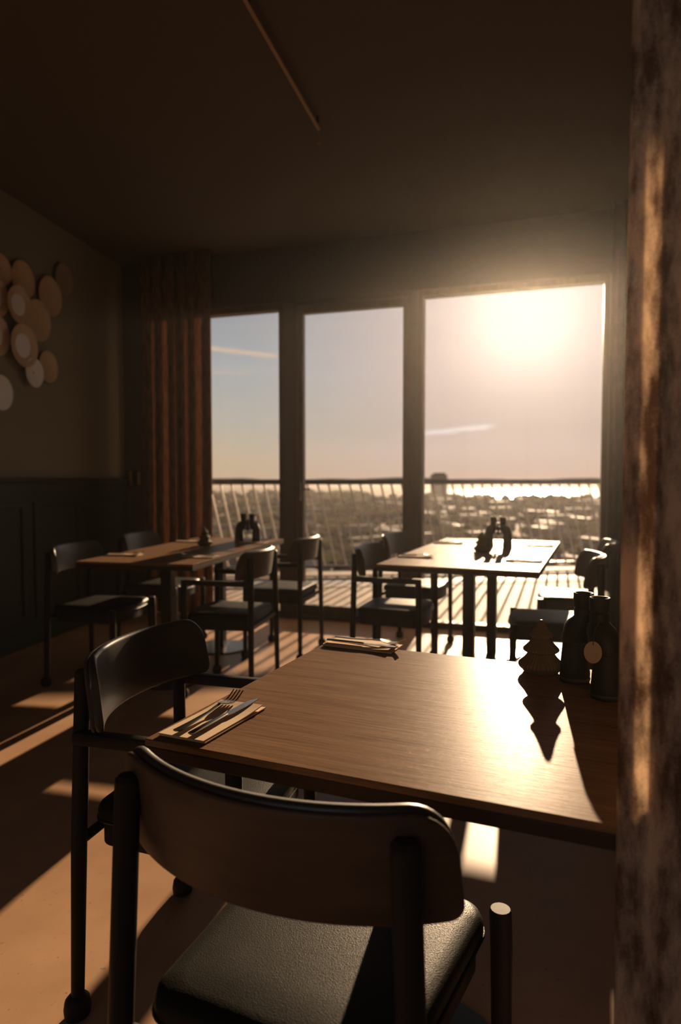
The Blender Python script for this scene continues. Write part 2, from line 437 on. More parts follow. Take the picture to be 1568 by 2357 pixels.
strip(rail_pts, -0.45, 0.12, -0.25, 0.0, 'trim_5', M_deck)
rl = thing('terrace_railing', 'terrace railing outside the windows with dark handrail and slanted thin pale bars', 'railing', (0, 0, 0))
bm = bmesh.new(); prism(bm, [(q.x, q.y - 0.04) for q in rail_pts] + [(q.x, q.y + 0.04) for q in reversed(rail_pts)], 1.115, 1.18)
obj('handrail', bm, M_blackmetal, rl, False)
bm = bmesh.new(); prism(bm, [(q.x, q.y - 0.02) for q in rail_pts] + [(q.x, q.y + 0.02) for q in reversed(rail_pts)], 0.06, 0.09)
obj('bottom_rail', bm, M_blackmetal, rl, False)
first = None
rp = [q for q in resample(rail_pts, 0.135) if -2.6 < q.x < 4.9]
for q in rp:
    if first is None:
        bm = bmesh.new(); box(bm, -0.012, 0.012, -0.008, 0.008, 0, 1.08)
        for v in bm.verts: v.co.x -= 0.24 * v.co.z / 1.08
        first = obj('baluster', bm, M_railing, rl, False); b_ = first
    else:
        b_ = first.copy(); COL.objects.link(b_); b_.parent = rl
    b_.location = (q.x + 0.12, q.y, 0.07)

TOWER = -55.0
M_ground, t, p = principled('far_ground', srgb(92, 76, 60), 0.9, spec=0.1)
co = t.new('ShaderNodeTexCoord').outputs['Object']
n1 = t.noise(t.mapping(co, (0.03, 0.012, 1)), 1.0, 6.0, 0.65)
t.put(p.inputs['Base Color'], t.ramp(n1, [(0.35, srgb(80, 66, 54)), (0.5, srgb(104, 86, 66)), (0.62, srgb(128, 106, 78)), (0.72, srgb(150, 124, 92))]))
bm = bmesh.new(); prism(bm, [(-9000, 60), (9000, 60), (9000, 18000), (-9000, 18000)], TOWER - 2, TOWER)
o = struct('ground', bm, M_ground)
M_water, t, p = principled('bay_water', srgb(120, 112, 104), 0.32, spec=1.0)
bm = bmesh.new()
prism(bm, [(150, 2150), (620, 1950), (1500, 1900), (2600, 2300), (2900, 4200), (1500, 4600), (500, 3900), (330, 2900)], TOWER, TOWER + 0.3)
tag(obj('bay_water', bm, M_water, None, False), 'sheet of sunlit water shining just under the horizon on the right', 'water', kind='stuff')
M_hmat = []
for i, cc in enumerate(((96, 80, 68), (122, 104, 88), (74, 62, 54), (142, 116, 92))):
    m, _, _ = principled('house_wall', srgb(*cc), 0.8); M_hmat.append(m)
M_roofs = []
for i, (cc, rg) in enumerate((((70, 58, 50), 0.5), ((110, 96, 84), 0.35), ((150, 128, 96), 0.42))):
    m, _, _ = principled('house_roof', srgb(*cc), rg + 0.2, spec=0.06); M_roofs.append(m)
rnd = random.Random(5)
protos = []; LENS = []
for i in range(7):
    root = thing('house', '', 'house', (0, 0, 0))
    L, Wd, Hh = rnd.uniform(14, 46), rnd.uniform(9, 16), rnd.choice((4, 5, 6, 9, 12))
    bm = bmesh.new(); box(bm, -L / 2, L / 2, -Wd / 2, Wd / 2, 0, Hh); obj('house_wall', bm, M_hmat[i % 4], root, False)
    bm = bmesh.new(); rh = rnd.choice((0.8, 1.2, 3.0, 4.0))
    e_ = 0.5
    rings(bm, [[(x, -Wd / 2 - e_, Hh), (x, Wd / 2 + e_, Hh), (x, Wd / 2 + e_, Hh + 0.3), (x, 0, Hh + rh), (x, -Wd / 2 - e_, Hh + 0.3)] for x in (-L / 2 - e_, L / 2 + e_)])
    obj('house_roof', bm, M_roofs[i % 3], root, False)
    protos.append(root); LENS.append(L)
used = set(); HOUSES = 0; placed = []; tries = 0
HL = 'low house in the blurred town far below, beyond the terrace railing'
while HOUSES < 230 and tries < 20000:
    tries += 1
    dist = 290 * (9.5 ** (rnd.random() ** 0.9)); ang = R(rnd.uniform(-13, 24))
    x, y = dist * math.tan(ang), dist
    if 1850 < y and 80 < x: continue
    i = rnd.randrange(7); rz = rnd.choice((0.3, 0.3 + math.pi / 2)) + rnd.uniform(-0.15, 0.15)
    k = (0.55 + dist / 2200)
    rad = LENS[i] * k * 0.62
    if any((x - a_) ** 2 + (y - b_) ** 2 < (rad + c_) ** 2 for a_, b_, c_ in placed): continue
    placed.append((x, y, rad))
    if i not in used:
        o = protos[i]; used.add(i); o.location = (x, y, TOWER); o.rotation_euler = (0, 0, rz); o['label'] = HL; o['group'] = 'houses of the town below'
    else: o = copy_tree(protos[i], (x, y, TOWER), rz, HL, 'houses of the town below')
    o.scale = (k, k, min(k, 1.2)); HOUSES += 1
M_leaf, t, p = principled('town_trees', srgb(70, 58, 38), 0.9, spec=0.0)
co = t.new('ShaderNodeTexCoord').outputs['Object']
t.put(p.inputs['Base Color'], t.ramp(t.noise(co, 0.03, 2.0), [(0.35, srgb(66, 54, 42)), (0.5, srgb(104, 84, 58)), (0.66, srgb(140, 116, 76))]))
bm = bmesh.new()
for k in range(3600):
    dist = 250 * (10 ** (rnd.random())); ang = R(rnd.uniform(-14, 25)); r0 = rnd.uniform(3, 6.5) * (0.7 + dist / 1300)
    x, y = dist * math.tan(ang), dist
    if 1850 < y and 80 < x: continue
    if any((x - a_) ** 2 + (y - b_) ** 2 < (r0 * 1.8 + c_) ** 2 for a_, b_, c_ in placed): continue
    M = Matrix.Translation((x, y, TOWER + r0 * 0.7)) @ Matrix.Diagonal((r0 * rnd.uniform(1, 1.8), r0, r0 * 0.95, 1))
    bmesh.ops.create_icosphere(bm, subdivisions=1, radius=1, matrix=M)
tag(obj('town_trees', bm, M_leaf, None, True), 'dark treetops scattered between the houses of the town far below', 'trees', kind='stuff')
# skyline: a block with a mast of roofs standing above the horizon, and low far hills
tb = thing('tower_block', 'broad flat-topped block rising above the horizon beyond the middle of the terrace rail', 'building', (291, 2020, TOWER)); tb.scale = (0.68, 0.68, 0.88)
bm = bmesh.new(); box(bm, -34, 34, -20, 20, 0, 80); obj('block_wall', bm, M_hmat[1], tb, False)
bm = bmesh.new(); box(bm, -24, 26, -14, 14, 80, 86); obj('roof_storey', bm, M_hmat[0], tb, False)
M_hill, _, _ = principled('far_hills', srgb(120, 100, 86), 0.9, spec=0.0)
bm = bmesh.new(); L0 = []; L1 = []
for k in range(90):
    x = -6000 + k * 150; h = 62 + 14 * math.sin(k * 0.31) + 9 * math.sin(k * 0.83 + 1) + rnd.uniform(0, 6)
    L0.append((x, 9000)); L1.append(h)
vs = [[bm.verts.new((x, y, TOWER)), bm.verts.new((x, y + 300, TOWER + h)), bm.verts.new((x, y + 900, TOWER))] for (x, y), h in zip(L0, L1)]
for a_, b_ in zip(vs, vs[1:]):
    bm.faces.new((a_[0], b_[0], b_[1], a_[1])); bm.faces.new((a_[1], b_[1], b_[2], a_[2]))
struct('ground_hills', bm, M_hill)

# ------------------------------------------------------------------ chairs
def arc_pt(s, y0=-0.250, Rr=0.40, off=0.0):
    ph = s / Rr
    return Vector(((Rr - off) * math.sin(ph), y0 + Rr - (Rr - off) * math.cos(ph)))
def shell(bm, half, z0, z1, off0, off1, rt=0.055, rb=0.02, flare=0.012, N=40, lean=0.022):
    loops = []
    ss = [-half + 2 * half * (0.5 - 0.5 * math.cos(math.pi * i / N)) for i in range(N + 1)]
    for s in ss:
        e = half - abs(s)
        dt = 0 if e > rt else rt - math.sqrt(max(0, rt * rt - (rt - e) ** 2))
        db = 0 if e > rb else rb - math.sqrt(max(0, rb * rb - (rb - e) ** 2))
        zt, zb = z1 - dt, z0 + db
        th = abs(off1 - off0); L = []
        hz = max(zt - zb, 0.004); rr = min(th / 2, hz / 2) * 0.98; oc = (off0 + off1) / 2
        path = []
        nseg = 6
        for k in range(nseg + 1): a = math.pi * k / nseg; path.append((math.cos(a) * th / 2, zt - rr + math.sin(a) * rr))
        for q in (0.75, 0.5, 0.25): path.append((-th / 2, zb + rr + (zt - zb - 2 * rr) * q))
        for k in range(nseg + 1): a = math.pi + math.pi * k / nseg; path.append((math.cos(a) * th / 2, zb + rr + math.sin(a) * rr))
        for q in (0.25, 0.5, 0.75): path.append((th / 2, zb + rr + (zt - zb - 2 * rr) * q))
        for (o_, z_) in path:
            fr = (z_ - z0) / (z1 - z0)
            q = arc_pt(s * (1 + flare / half * (1 - fr)), off=oc + o_)
            L.append((q.x, q.y - lean * (fr - 0.5), z_))
        loops.append(L)
    rings(bm, loops)
def outline(wf, wr, yf, yr, r, n=7, bow=0.02):
    """rounded trapezoid with a slightly bowed front, anticlockwise"""
    pts = []
    cs = [((wf, yf), 0), ((-wf, yf), 90), ((-wr, yr), 180), ((wr, yr), 270)]
    for (cx, cy), a0 in cs:
        sx_, sy_ = (1 if cx > 0 else -1), (1 if cy > 0 else -1)
        ox, oy = cx - sx_ * r, cy - sy_ * r
        for k in range(n + 1):
            a = R(a0 + 90 * k / n); pts.append(Vector((ox + r * math.cos(a), oy + r * math.sin(a))))
        if a0 == 0:
            for k in range(1, 8):
                u = k / 8; pts.append(Vector((ox - 2 * ox * u, yf + bow * math.sin(math.pi * u))))
    return pts
def inset(pts, d):
    c = Vector((0, 0.0)); out = []
    n = len(pts)
    for i, p_ in enumerate(pts):
        t_ = (pts[(i + 1) % n] - pts[i - 1]).normalized(); nn = Vector((-t_.y, t_.x))
        out.append(p_ + nn * d)
    return out
def make_chair(name, label, arms, group):
    root = thing(name, label, 'chair', group=group)
    # seat pad
    O = outline(0.212, 0.19, 0.205, -0.215, 0.05)
    bm = bmesh.new(); lv = []
    for d_, z in ((0.006, 0.420), (0, 0.426), (0, 0.440), (0.004, 0.450), (0.012, 0.456), (0.035, 0.460), (0.10, 0.461)):
        k_ = 1 - d_ / 0.205; lv.append([(q.x * k_, q.y * k_, z) for q in O])
    rings(bm, lv)
    seat = obj('seat', bm, M_leather, root)
    bm = bmesh.new()
    ring = O; tube(bm, [(q.x, q.y, 0.4225) for q in ring] + [(ring[0].x, ring[0].y, 0.4225)], 0.0035, 6, False)
    obj('piping', bm, M_leather, seat)
    bm = bmesh.new(); A = [q * 0.95 for q in O]; B = [q * 0.85 for q in O]
    rings(bm, [[(q.x, q.y, 0.365) for q in A], [(q.x, q.y, 0.419) for q in A], [(q.x, q.y, 0.419) for q in B], [(q.x, q.y, 0.365) for q in B], [(q.x, q.y, 0.365) for q in A]], cap=False)
    obj('seat_frame', bm, M_chairwood, root)
    # backrest: veneer shell behind, leather pad in front
    bm = bmesh.new(); shell(bm, 0.271, 0.645, 0.792, -0.002, 0.008)
    back = obj('backrest', bm, M_veneer, root)
    back['label'] = 'brown veneer backrest shell'
    bm = bmesh.new(); shell(bm, 0.273, 0.643, 0.797, 0.007, 0.026)
    obj('back_pad', bm, M_backleather, back)
    for sx_ in (-1, 1):
        bm = bmesh.new()
        tube(bm, [(sx_ * 0.232, -0.222, 0.03), (sx_ * 0.221, -0.218, 0.40), (sx_ * 0.206, -0.2125, 0.760), (sx_ * 0.206, -0.2125, 0.766)], [0.0150, 0.0185, 0.0180, 0.013], 16)
        leg = obj('leg', bm, M_chairwood, root)
        bm = bmesh.new(); lathe(bm, [(0.020, 0.0), (0.029, 0.006), (0.031, 0.022), (0.028, 0.040), (0.019, 0.050), (0.015, 0.052)], 20, (sx_ * 0.2325, -0.2225, 0))
        obj('rubber_foot', bm, M_rubber, leg)
        top = 0.638 if arms else 0.452
        bm = bmesh.new()
        tube(bm, [(sx_ * 0.236, 0.205, 0.03), (sx_ * 0.234, 0.201, 0.38), (sx_ * 0.232, 0.198, top - 0.004), (sx_ * 0.232, 0.198, top)], [0.0150, 0.0190, 0.0190, 0.0165], 16)
        leg = obj('leg', bm, M_chairwood, root)
        bm = bmesh.new(); lathe(bm, [(0.020, 0.0), (0.029, 0.006), (0.031, 0.022), (0.028, 0.040), (0.019, 0.050), (0.015, 0.052)], 20, (sx_ * 0.2362, 0.2053, 0))
        obj('rubber_foot', bm, M_rubber, leg)
        if arms:
            bm = bmesh.new(); box(bm, sx_ * 0.230 - 0.017, sx_ * 0.230 + 0.017, -0.215, 0.215, 0.612, 0.640, None, 0.007)
            obj('armrest', bm, M_chairwood, root)
    bm = bmesh.new()
    tube(bm, [(-0.228, -0.214, 0.392), (0.228, -0.214, 0.392)], 0.012, 10)
    obj('stretcher', bm, M_chairwood, root)
    return root
def put_chair(o, x, y, yaw, label=None, first=False):
    if first:
        o.location = (x, y, 0); o.rotation_euler = (0, 0, -R(yaw)); return o
    return copy_tree(o, (x, y, 0), -R(yaw), label)
side = make_chair('dining_chair', 'armless chair closest to the camera, its curved brown back towards us', False, 'dining chairs')
put_chair(side, -0.022, 1.045, 25, first=True)
armc = make_chair('dining_armchair', 'dark leather armchair at the left end of the foreground oak table', True, 'dining armchairs')
put_chair(armc, -0.322, 1.616, 106, first=True); armc.scale = (1, 0.9, 1)

# ------------------------------------------------------------------ tables
def make_table(label, cx, cy, ang, L, Wd, posts, plate_r=0.2, top=0.74):
    """ang = direction of the long axis (radians, anticlockwise from +x)"""
    root = thing('dining_table', label, 'table', (cx, cy, 0), ang, 'restaurant tables')
    bm = bmesh.new(); box(bm, -L / 2, L / 2, -Wd / 2, Wd / 2, top - 0.012, top, None, 0.002)
    obj('tabletop', bm, M_table, root, False)
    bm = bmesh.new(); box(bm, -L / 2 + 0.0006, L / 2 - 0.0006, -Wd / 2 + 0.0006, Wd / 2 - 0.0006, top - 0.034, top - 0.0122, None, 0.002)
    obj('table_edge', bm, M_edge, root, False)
    for f in posts:
        bm = bmesh.new(); x = f * L / 2; box(bm, x - 0.032, x + 0.032, -0.032, 0.032, 0.012, top - 0.034, None, 0.004)
        pst = obj('leg', bm, M_blackmetal, root, False)
        bm = bmesh.new(); lathe(bm, [(plate_r, 0.0), (plate_r, 0.006), (plate_r - 0.006, 0.011), (0.01, 0.012)], 48, (x, 0, 0)); obj('base_plate', bm, M_plate_metal, pst)
    return root
U = Vector((0.918, -0.394)).normalized(); V = Vector((0.394, 0.918)).normalized()
NL = Vector((-0.333, 1.140))
NC = NL + U * 0.6 + V * 0.375
near = make_table('large oak table in the foreground with cutlery and a small tree ornament on it', NC.x, NC.y, math.atan2(U.y, U.x), 1.2, 0.75, (-0.37, 0.42), 0.18)
RC = Vector((0.870, 4.178)); RY = R(21)
rt_ = make_table('oak table by the big window on the right, its top glaring in the sun', RC.x, RC.y, math.pi / 2 - RY, 1.70, 0.82, (-0.5, 0.5))
LC = Vector((-0.925, 4.356)); LY = R(12.5)
lt_ = make_table('oak table on the left, in front of the striped brown curtain', LC.x, LC.y, math.pi / 2 - LY, 1.58, 0.68, (-0.5, 0.5))

def tpos(C, yaw, a, b):
    """a across (right +), b along the table (away +)"""
    return (C.x + a * math.cos(yaw) + b * math.sin(yaw), C.y - a * math.sin(yaw) + b * math.cos(yaw))
x, y = tpos(RC, RY, -0.42, -0.42); put_chair(armc, x, y, 21 + 88, 'nearer dark armchair on the left side of the sunlit right table')
x, y = tpos(RC, RY, -0.52, 0.42); put_chair(armc, x, y, 21 + 92, 'farther dark armchair left of the sunlit right table, beside the window post')
x, y = 1.12, 3.58; put_chair(side, x, y, 21 - 97, 'armless dark chair right of the sunlit table, partly behind the foreground binoculars')
x, y = tpos(RC, RY, 0.53, 0.34); put_chair(side, x, y, 21 - 92, 'farther armless dark chair right of the sunlit table, by the window jamb')
x, y = tpos(LC, LY, 0.41, -0.44); put_chair(armc, x, y, 12 - 90, 'nearer dark armchair on the right side of the left table')
x, y = tpos(LC, LY, 0.46, 0.40); put_chair(armc, x, y, 12 - 86, 'farther dark armchair right of the left table, in front of the glass door')
x, y = tpos(LC, LY, -0.41, -0.42); put_chair(side, x, y, 12 + 90, 'dim armless chair left of the left table, the one nearer to the camera')
x, y = tpos(LC, LY, -0.44, 0.40); put_chair(side, x, y, 12 + 90, 'dim armless chair left of the left table, close to the brown curtain')

# ------------------------------------------------------------------ things on the tables
TOP = 0.7402
def make_napkin(label):
    """folded paper napkin, long axis +y, 0.19 x 0.095, lower fold and slightly lifted upper ply"""
    bm = bmesh.new()
    def ply(x0, x1, y0, y1, z, th, lift, skew):
        n = 10; lo = []
        for i in range(n + 1):
            u = i / n; yy = y0 + (y1 - y0) * u; zz = z + lift * max(0, u - 0.55) ** 2 * 6
            lo.append([(x0 + skew * u, yy, zz), (x1 + skew * u * 0.3, yy + 0.004 * u, zz + 0.001), (x1 + skew * u * 0.3, yy + 0.004 * u, zz + 0.001 + th), (x0 + skew * u, yy, zz + th)])
        rings(bm, lo)
    ply(-0.046, 0.050, -0.092, 0.098, 0.0, 0.0022, 0.0, 0.0)
    ply(-0.047, 0.047, -0.093, 0.090, 0.0028, 0.002, 0.0035, 0.002)
    o = obj('napkin', bm, M_napkin, None, False); tag(o, label, 'napkin', 'folded napkins'); return o
def make_knife(label):
    root = thing('table_knife', label, 'knife', group='table knives')
    bm = bmesh.new(); lo = []
    for y, w_, h_ in ((-0.10, 0.004, 0.003), (-0.098, 0.0075, 0.006), (-0.05, 0.0075, 0.0065), (0.0, 0.0055, 0.006), (0.006, 0.0045, 0.005)):
        lo.append([(w_ * math.cos(2 * math.pi * k / 12), y, 0.006 + h_ / 2 * math.sin(2 * math.pi * k / 12)) for k in range(12)])
    rings(bm, lo); obj('handle', bm, M_steel, root)
    bm = bmesh.new(); lo = []
    for y, a_, b_ in ((0.004, -0.004, 0.004), (0.015, -0.006, 0.0075), (0.06, -0.006, 0.009), (0.085, -0.005, 0.009), (0.100, 0.001, 0.008), (0.106, 0.006, 0.007)):
        lo.append([(a_, y, 0.0055), (b_, y, 0.0052), (b_, y, 0.0068), (a_, y, 0.0065)])
    rings(bm, lo); obj('blade', bm, M_steel, root, False)
    return root
def make_fork(label):
    root = thing('table_fork', label, 'fork', group='table forks')
    bm = bmesh.new(); lo = []
    for y, w_, z_, h_ in ((-0.10, 0.005, 0.003, 0.002), (-0.096, 0.009, 0.003, 0.003), (-0.05, 0.007, 0.003, 0.003), (0.0, 0.0035, 0.005, 0.003), (0.035, 0.003, 0.009, 0.003)):
        lo.append([(w_ * math.cos(2 * math.pi * k / 10), y, z_ + 0.003 + h_ / 2 * math.sin(2 * math.pi * k / 10)) for k in range(10)])
    rings(bm, lo); obj('handle', bm, M_steel, root)
    def zc(y): return 0.012 - 0.006 * math.sin((y - 0.035) / 0.065 * math.pi) + max(0, y - 0.08) * 0.25
    bm = bmesh.new(); lo = []
    for y, w_ in ((0.034, 0.003), (0.040, 0.008), (0.048, 0.0115), (0.058, 0.0125), (0.062, 0.0125)):
        lo.append([(-w_, y, zc(y)), (w_, y, zc(y)), (w_, y, zc(y) + 0.0018), (-w_, y, zc(y) + 0.0018)])
    rings(bm, lo); hd = obj('fork_head', bm, M_steel, root, False)
    for k in range(4):
        bm = bmesh.new(); cx = -0.0105 + 0.007 * k; lo = []
        for i in range(8):
            y = 0.060 + 0.042 * i / 7; w_ = 0.0019 - 0.0009 * i / 7
            lo.append([(cx - w_, y, zc(y)), (cx + w_, y, zc(y)), (cx + w_, y, zc(y) + 0.0017), (cx - w_, y, zc(y) + 0.0017)])
        rings(bm, lo); obj('tine', bm, M_steel, root, False)
    return root
nap = make_napkin('folded cream napkin under fork and knife on the near left corner of the foreground table')
kn = make_knife('steel knife on the napkin at the near left corner of the foreground table')
fk = make_fork('steel fork on the napkin at the near left corner of the foreground table')
def setting(x, y, yaw, base, labels=None):
    """yaw: direction the cutlery points, measured like the chairs"""
    rz = -R(yaw); c, s = math.cos(rz), math.sin(rz)
    def at(a, b, z): return (x + a * c - b * s, y + a * s + b * c, z)
    if labels is None:
        for o, a, b, z, r_ in ((nap, 0, 0, base, 0), (kn, 0.017, 0.012, base + 0.0052, 0.0), (fk, -0.017, 0.012, base + 0.0052, 0.03)):
            o.location = at(a, b, z); o.rotation_euler = (0, 0, rz + r_)
    else:
        for o, a, b, z, r_, l in ((nap, 0, 0, base, 0, labels[0]), (kn, 0.017, 0.006, base + 0.0052, 0.02, labels[1]), (fk, -0.017, 0.012, base + 0.0052, -0.03, labels[2])):
            copy_tree(o, at(a, b, z), rz + r_, l)
a = on_plane(410, 1706, TOP); b = on_plane(560, 1624, TOP)
mid = (a + b) / 2; yaw = math.degrees(math.atan2(b.x - a.x, b.y - a.y))
setting(mid.x, mid.y, yaw, TOP)
a = on_plane(765, 1478, TOP); b = on_plane(905, 1494, TOP)
mid = (a + b) / 2; yaw = math.degrees(math.atan2(b.x - a.x, b.y - a.y))
w3 = 'the far left corner of the foreground table'
setting(mid.x, mid.y, yaw, TOP, ('folded cream napkin at ' + w3, 'steel knife on the napkin at ' + w3, 'steel fork on the napkin at ' + w3))
for C, Y_, tn, dx in ((RC, RY, 'sunlit right table', 0.30), (LC, LY, 'left table', 0.24)):
    for a_, b_, where in ((-dx, -0.46, 'near left corner'), (dx, -0.46, 'near right corner'), (-dx, 0.42, 'far left corner'), (dx, 0.42, 'far right corner')):
        x, y = tpos(C, Y_, a_, b_); yw = math.degrees(Y_) + (90 if a_ < 0 else -90)
        s_ = f'at the {where} of the {tn}'
        setting(x, y, yw, TOP, (f'small folded napkin {s_}', f'knife glinting on the napkin {s_}', f'fork glinting on the napkin {s_}'))

def make_tree(label):
    bm = bmesh.new()
    prof = [(0.030, 0.0), (0.040, 0.002), (0.044, 0.008), (0.050, 0.013), (0.0525, 0.018), (0.0515, 0.022), (0.046, 0.028), (0.038, 0.036), (0.032, 0.044), (0.0305, 0.048),
            (0.038, 0.051), (0.0415, 0.054), (0.0415, 0.058), (0.037, 0.063), (0.030, 0.070), (0.023, 0.078), (0.0195, 0.084), (0.024, 0.086), (0.0275, 0.089),
            (0.0275, 0.093), (0.023, 0.097), (0.017, 0.105), (0.012, 0.114), (0.008, 0.122), (0.0045, 0.127), (0.002, 0.128)]
    lathe(bm, prof, 144, ribs=36, depth=0.045)
    o = obj('tree_ornament', bm, M_treemat); tag(o, label, 'ornament', 'tree ornaments'); return o
def make_binoculars(label):
    """standing on the objective lenses, barrels side by side along local x"""
    root = thing('binoculars', label, 'binoculars', group='binoculars')
    for sx_ in (-1, 1):
        bm = bmesh.new(); lathe(bm, [(0.026, 0), (0.0285, 0.002), (0.029, 0.02), (0.0275, 0.035), (0.026, 0.06), (0.024, 0.085), (0.024, 0.10)], 36, (sx_ * 0.054, 0, 0))
        br = obj('barrel', bm, M_bino, root)
        bm = bmesh.new(); lathe(bm, [(0.0293, 0.006), (0.0298, 0.009), (0.0293, 0.012)], 36, (sx_ * 0.054, 0, 0)); obj('objective_ring', bm, M_bino_ring, br)
        # prism housing: rounded block stepping from barrel to eyepiece
        bm = bmesh.new(); lo = []
        for z, xc, rx, ry in ((0.088, 0.053, 0.023, 0.023), (0.094, 0.050, 0.029, 0.027), (0.105, 0.045, 0.031, 0.028), (0.130, 0.040, 0.030, 0.027), (0.142, 0.034, 0.025, 0.024), (0.150, 0.029, 0.019, 0.019), (0.154, 0.027, 0.017, 0.017)):
            lo.append([(sx_ * xc + rx * math.cos(a) , ry * math.sin(a), z) for a in [2 * math.pi * k / 28 for k in range(28)]])
        rings(bm, lo); obj('prism_housing', bm, M_bino, root)
        bm = bmesh.new(); lathe(bm, [(0.0165, 0.152), (0.0175, 0.156), (0.0175, 0.170), (0.0160, 0.172), (0.0175, 0.174), (0.0185, 0.178), (0.0190, 0.202), (0.0178, 0.2045), (0.0155, 0.2040), (0.0145, 0.198), (0.0140, 0.190)], 36, (sx_ * 0.027, 0, 0))
        ec = obj('eyecup', bm, M_bino, root)
        bm = bmesh.new(); lathe(bm, [(0.0141, 0.1895), (0.0141, 0.1915)], 28, (sx_ * 0.027, 0, 0)); obj('eyepiece_lens', bm, M_lens, ec)
    bm = bmesh.new(); tube(bm, [(0, 0.004, 0.085), (0, 0.004, 0.165)], 0.008, 16)
    box(bm, -0.032, 0.032, -0.004, 0.008, 0.152, 0.158, None, 0.002); box(bm, -0.03, 0.03, -0.006, 0.010, 0.096, 0.106, None, 0.002)
    obj('hinge_bridge', bm, M_bino, root)
    bm = bmesh.new(); lathe(bm, [(0.011, 0.118), (0.012, 0.120), (0.012, 0.140), (0.011, 0.142)], 24, (0, 0.004, 0), ribs=12, depth=0.06)
    obj('focus_wheel', bm, M_bino_ring, root)
    return root
tree = make_tree('small ribbed fir tree ornament in front of the binoculars on the foreground table')
q = on_plane(1257, 1548, TOP); tree.location = (q.x - 0.010, q.y + 0.006, TOP); tree.scale = (0.97, 0.97, 0.94); TREE = q
bino = make_binoculars('black binoculars standing upright on the foreground table, oval tag hanging between barrels')
BC = Vector((0.524, 1.414)); bino.location = (BC.x, BC.y, TOP); bino.scale = (1.1, 1.1, 0.975)
BD = Vector((0.21, -0.98)).normalized(); bino.rotation_euler = (0, 0, math.atan2(BD.y, BD.x))
tg = thing('oval_tag', 'oval pale card tag hanging on the foreground binoculars', 'tag', (0, 0, 0))
qt = Vector((0.4880, 1.305, 0.846))
bm = bmesh.new()
for sgn in (1,):
    n = 28; L0 = []; L1 = []
    for k in range(n):
        a = 2 * math.pi * k / n; L0.append((0.0165 * math.cos(a), -0.0006, 0.0215 * math.sin(a))); L1.append((0.0165 * math.cos(a), 0.0006, 0.0215 * math.sin(a)))
    rings(bm, [L0, L1])
obj('card', bm, M_tag, tg, False)
bm = bmesh.new(); tube(bm, [(0, -0.001, 0.014), (0.001, -0.0012, 0.030), (0.004, 0.004, 0.046), (0.010, 0.012, 0.058)], 0.0009, 6)
obj('string', bm, M_bino_ring, tg)
tg.location = qt; tg.rotation_euler = (0.0, 0, -0.35)
for C, Y_, tn, (ta, tb_), (ba, bb), rz in ((RC, RY, 'the sunlit right table', (0.0, -0.02), (0.06, 0.26), math.pi - R(20)), (LC, LY, 'the left table', (-0.02, 0.18), (0.18, 0.46), R(5))):
    x, y = tpos(C, Y_, ta, tb_); copy_tree(tree, (x, y, TOP), 0.3, 'small dark tree ornament standing on ' + tn)
    x, y = tpos(C, Y_, ba, bb); copy_tree(bino, (x, y, TOP), rz, 'upright black binoculars standing on ' + tn)

# ------------------------------------------------------------------ curtains
def smooth_path(pts, per=8):
    P = [Vector(p_) for p_ in pts]; out = []
    for i in range(len(P) - 1):
        p0, p1, p2, p3 = P[max(i - 1, 0)], P[i], P[i + 1], P[min(i + 2, len(P) - 1)]
        for k in range(per):
            u = k / per
            out.append(0.5 * ((2 * p1) + (p2 - p0) * u + (2 * p0 - 5 * p1 + 4 * p2 - p3) * u * u + (3 * p1 - p0 - 3 * p2 + p3) * u ** 3))
    out.append(P[-1]); return out
def curtain(name, path, z0, z1, mat, label, nz=40, wob=0.0, th=0.0016, seed=1):
    rr = random.Random(seed); ph = [rr.uniform(0, 6.28) for _ in range(6)]
    n = len(path)
    nor = []
    for i in range(n):
        t_ = (path[min(i + 1, n - 1)] - path[max(i - 1, 0)]).normalized(); nor.append(Vector((-t_.y, t_.x)))
    def grid(off):
        g = []
        for j in range(nz + 1):
            z = z0 + (z1 - z0) * j / nz; row = []
            for i, p_ in enumerate(path):
                d_ = wob * (math.sin(z * 1.9 + ph[0] + i * 0.05) + 0.5 * math.sin(z * 4.3 + ph[1] + i * 0.11)) * (1 - 0.6 * j / nz)
                q_ = p_ + nor[i] * (off + d_); row.append((q_.x, q_.y, z))
            g.append(row)
        return g
    bm = bmesh.new(); A = grid(0)
    va = [[bm.verts.new(q_) for q_ in row] for row in A]
    for j in range(nz):
        for i in range(n - 1): bm.faces.new((va[j][i], va[j][i + 1], va[j + 1][i + 1], va[j + 1][i]))
    o = obj(name, bm, mat)
    md = o.modifiers.new('thick', 'SOLIDIFY'); md.thickness = th; md.offset = 0
    tag(o, label, 'curtain'); return o
CP = [(0.3455, 0.797), (0.339, 0.798), (0.331, 0.795), (0.3275, 0.786), (0.332, 0.779), (0.339, 0.775), (0.346, 0.773), (0.353, 0.773), (0.360, 0.770), (0.366, 0.760),
      (0.376, 0.750), (0.400, 0.742), (0.430, 0.740), (0.437, 0.747), (0.430, 0.754), (0.400, 0.760), (0.376, 0.768), (0.363, 0.778), (0.362, 0.787), (0.372, 0.790), (0.420, 0.777), (0.452, 0.757),
      (0.466, 0.730), (0.480, 0.712), (0.510, 0.700), (0.528, 0.704), (0.524, 0.713), (0.500, 0.722), (0.480, 0.738), (0.474, 0.752), (0.484, 0.758), (0.520, 0.742), (0.548, 0.715),
      (0.560, 0.69), (0.575, 0.672), (0.61, 0.655), (0.622, 0.662), (0.60, 0.678), (0.58, 0.70), (0.588, 0.712), (0.62, 0.70), (0.65, 0.67)]
cn = curtain('curtain', smooth_path(CP, 6), 0.012, CEIL, M_curtain, 'heavy brown wool curtain hanging close to the camera at the right edge', nz=60, wob=0.0012)
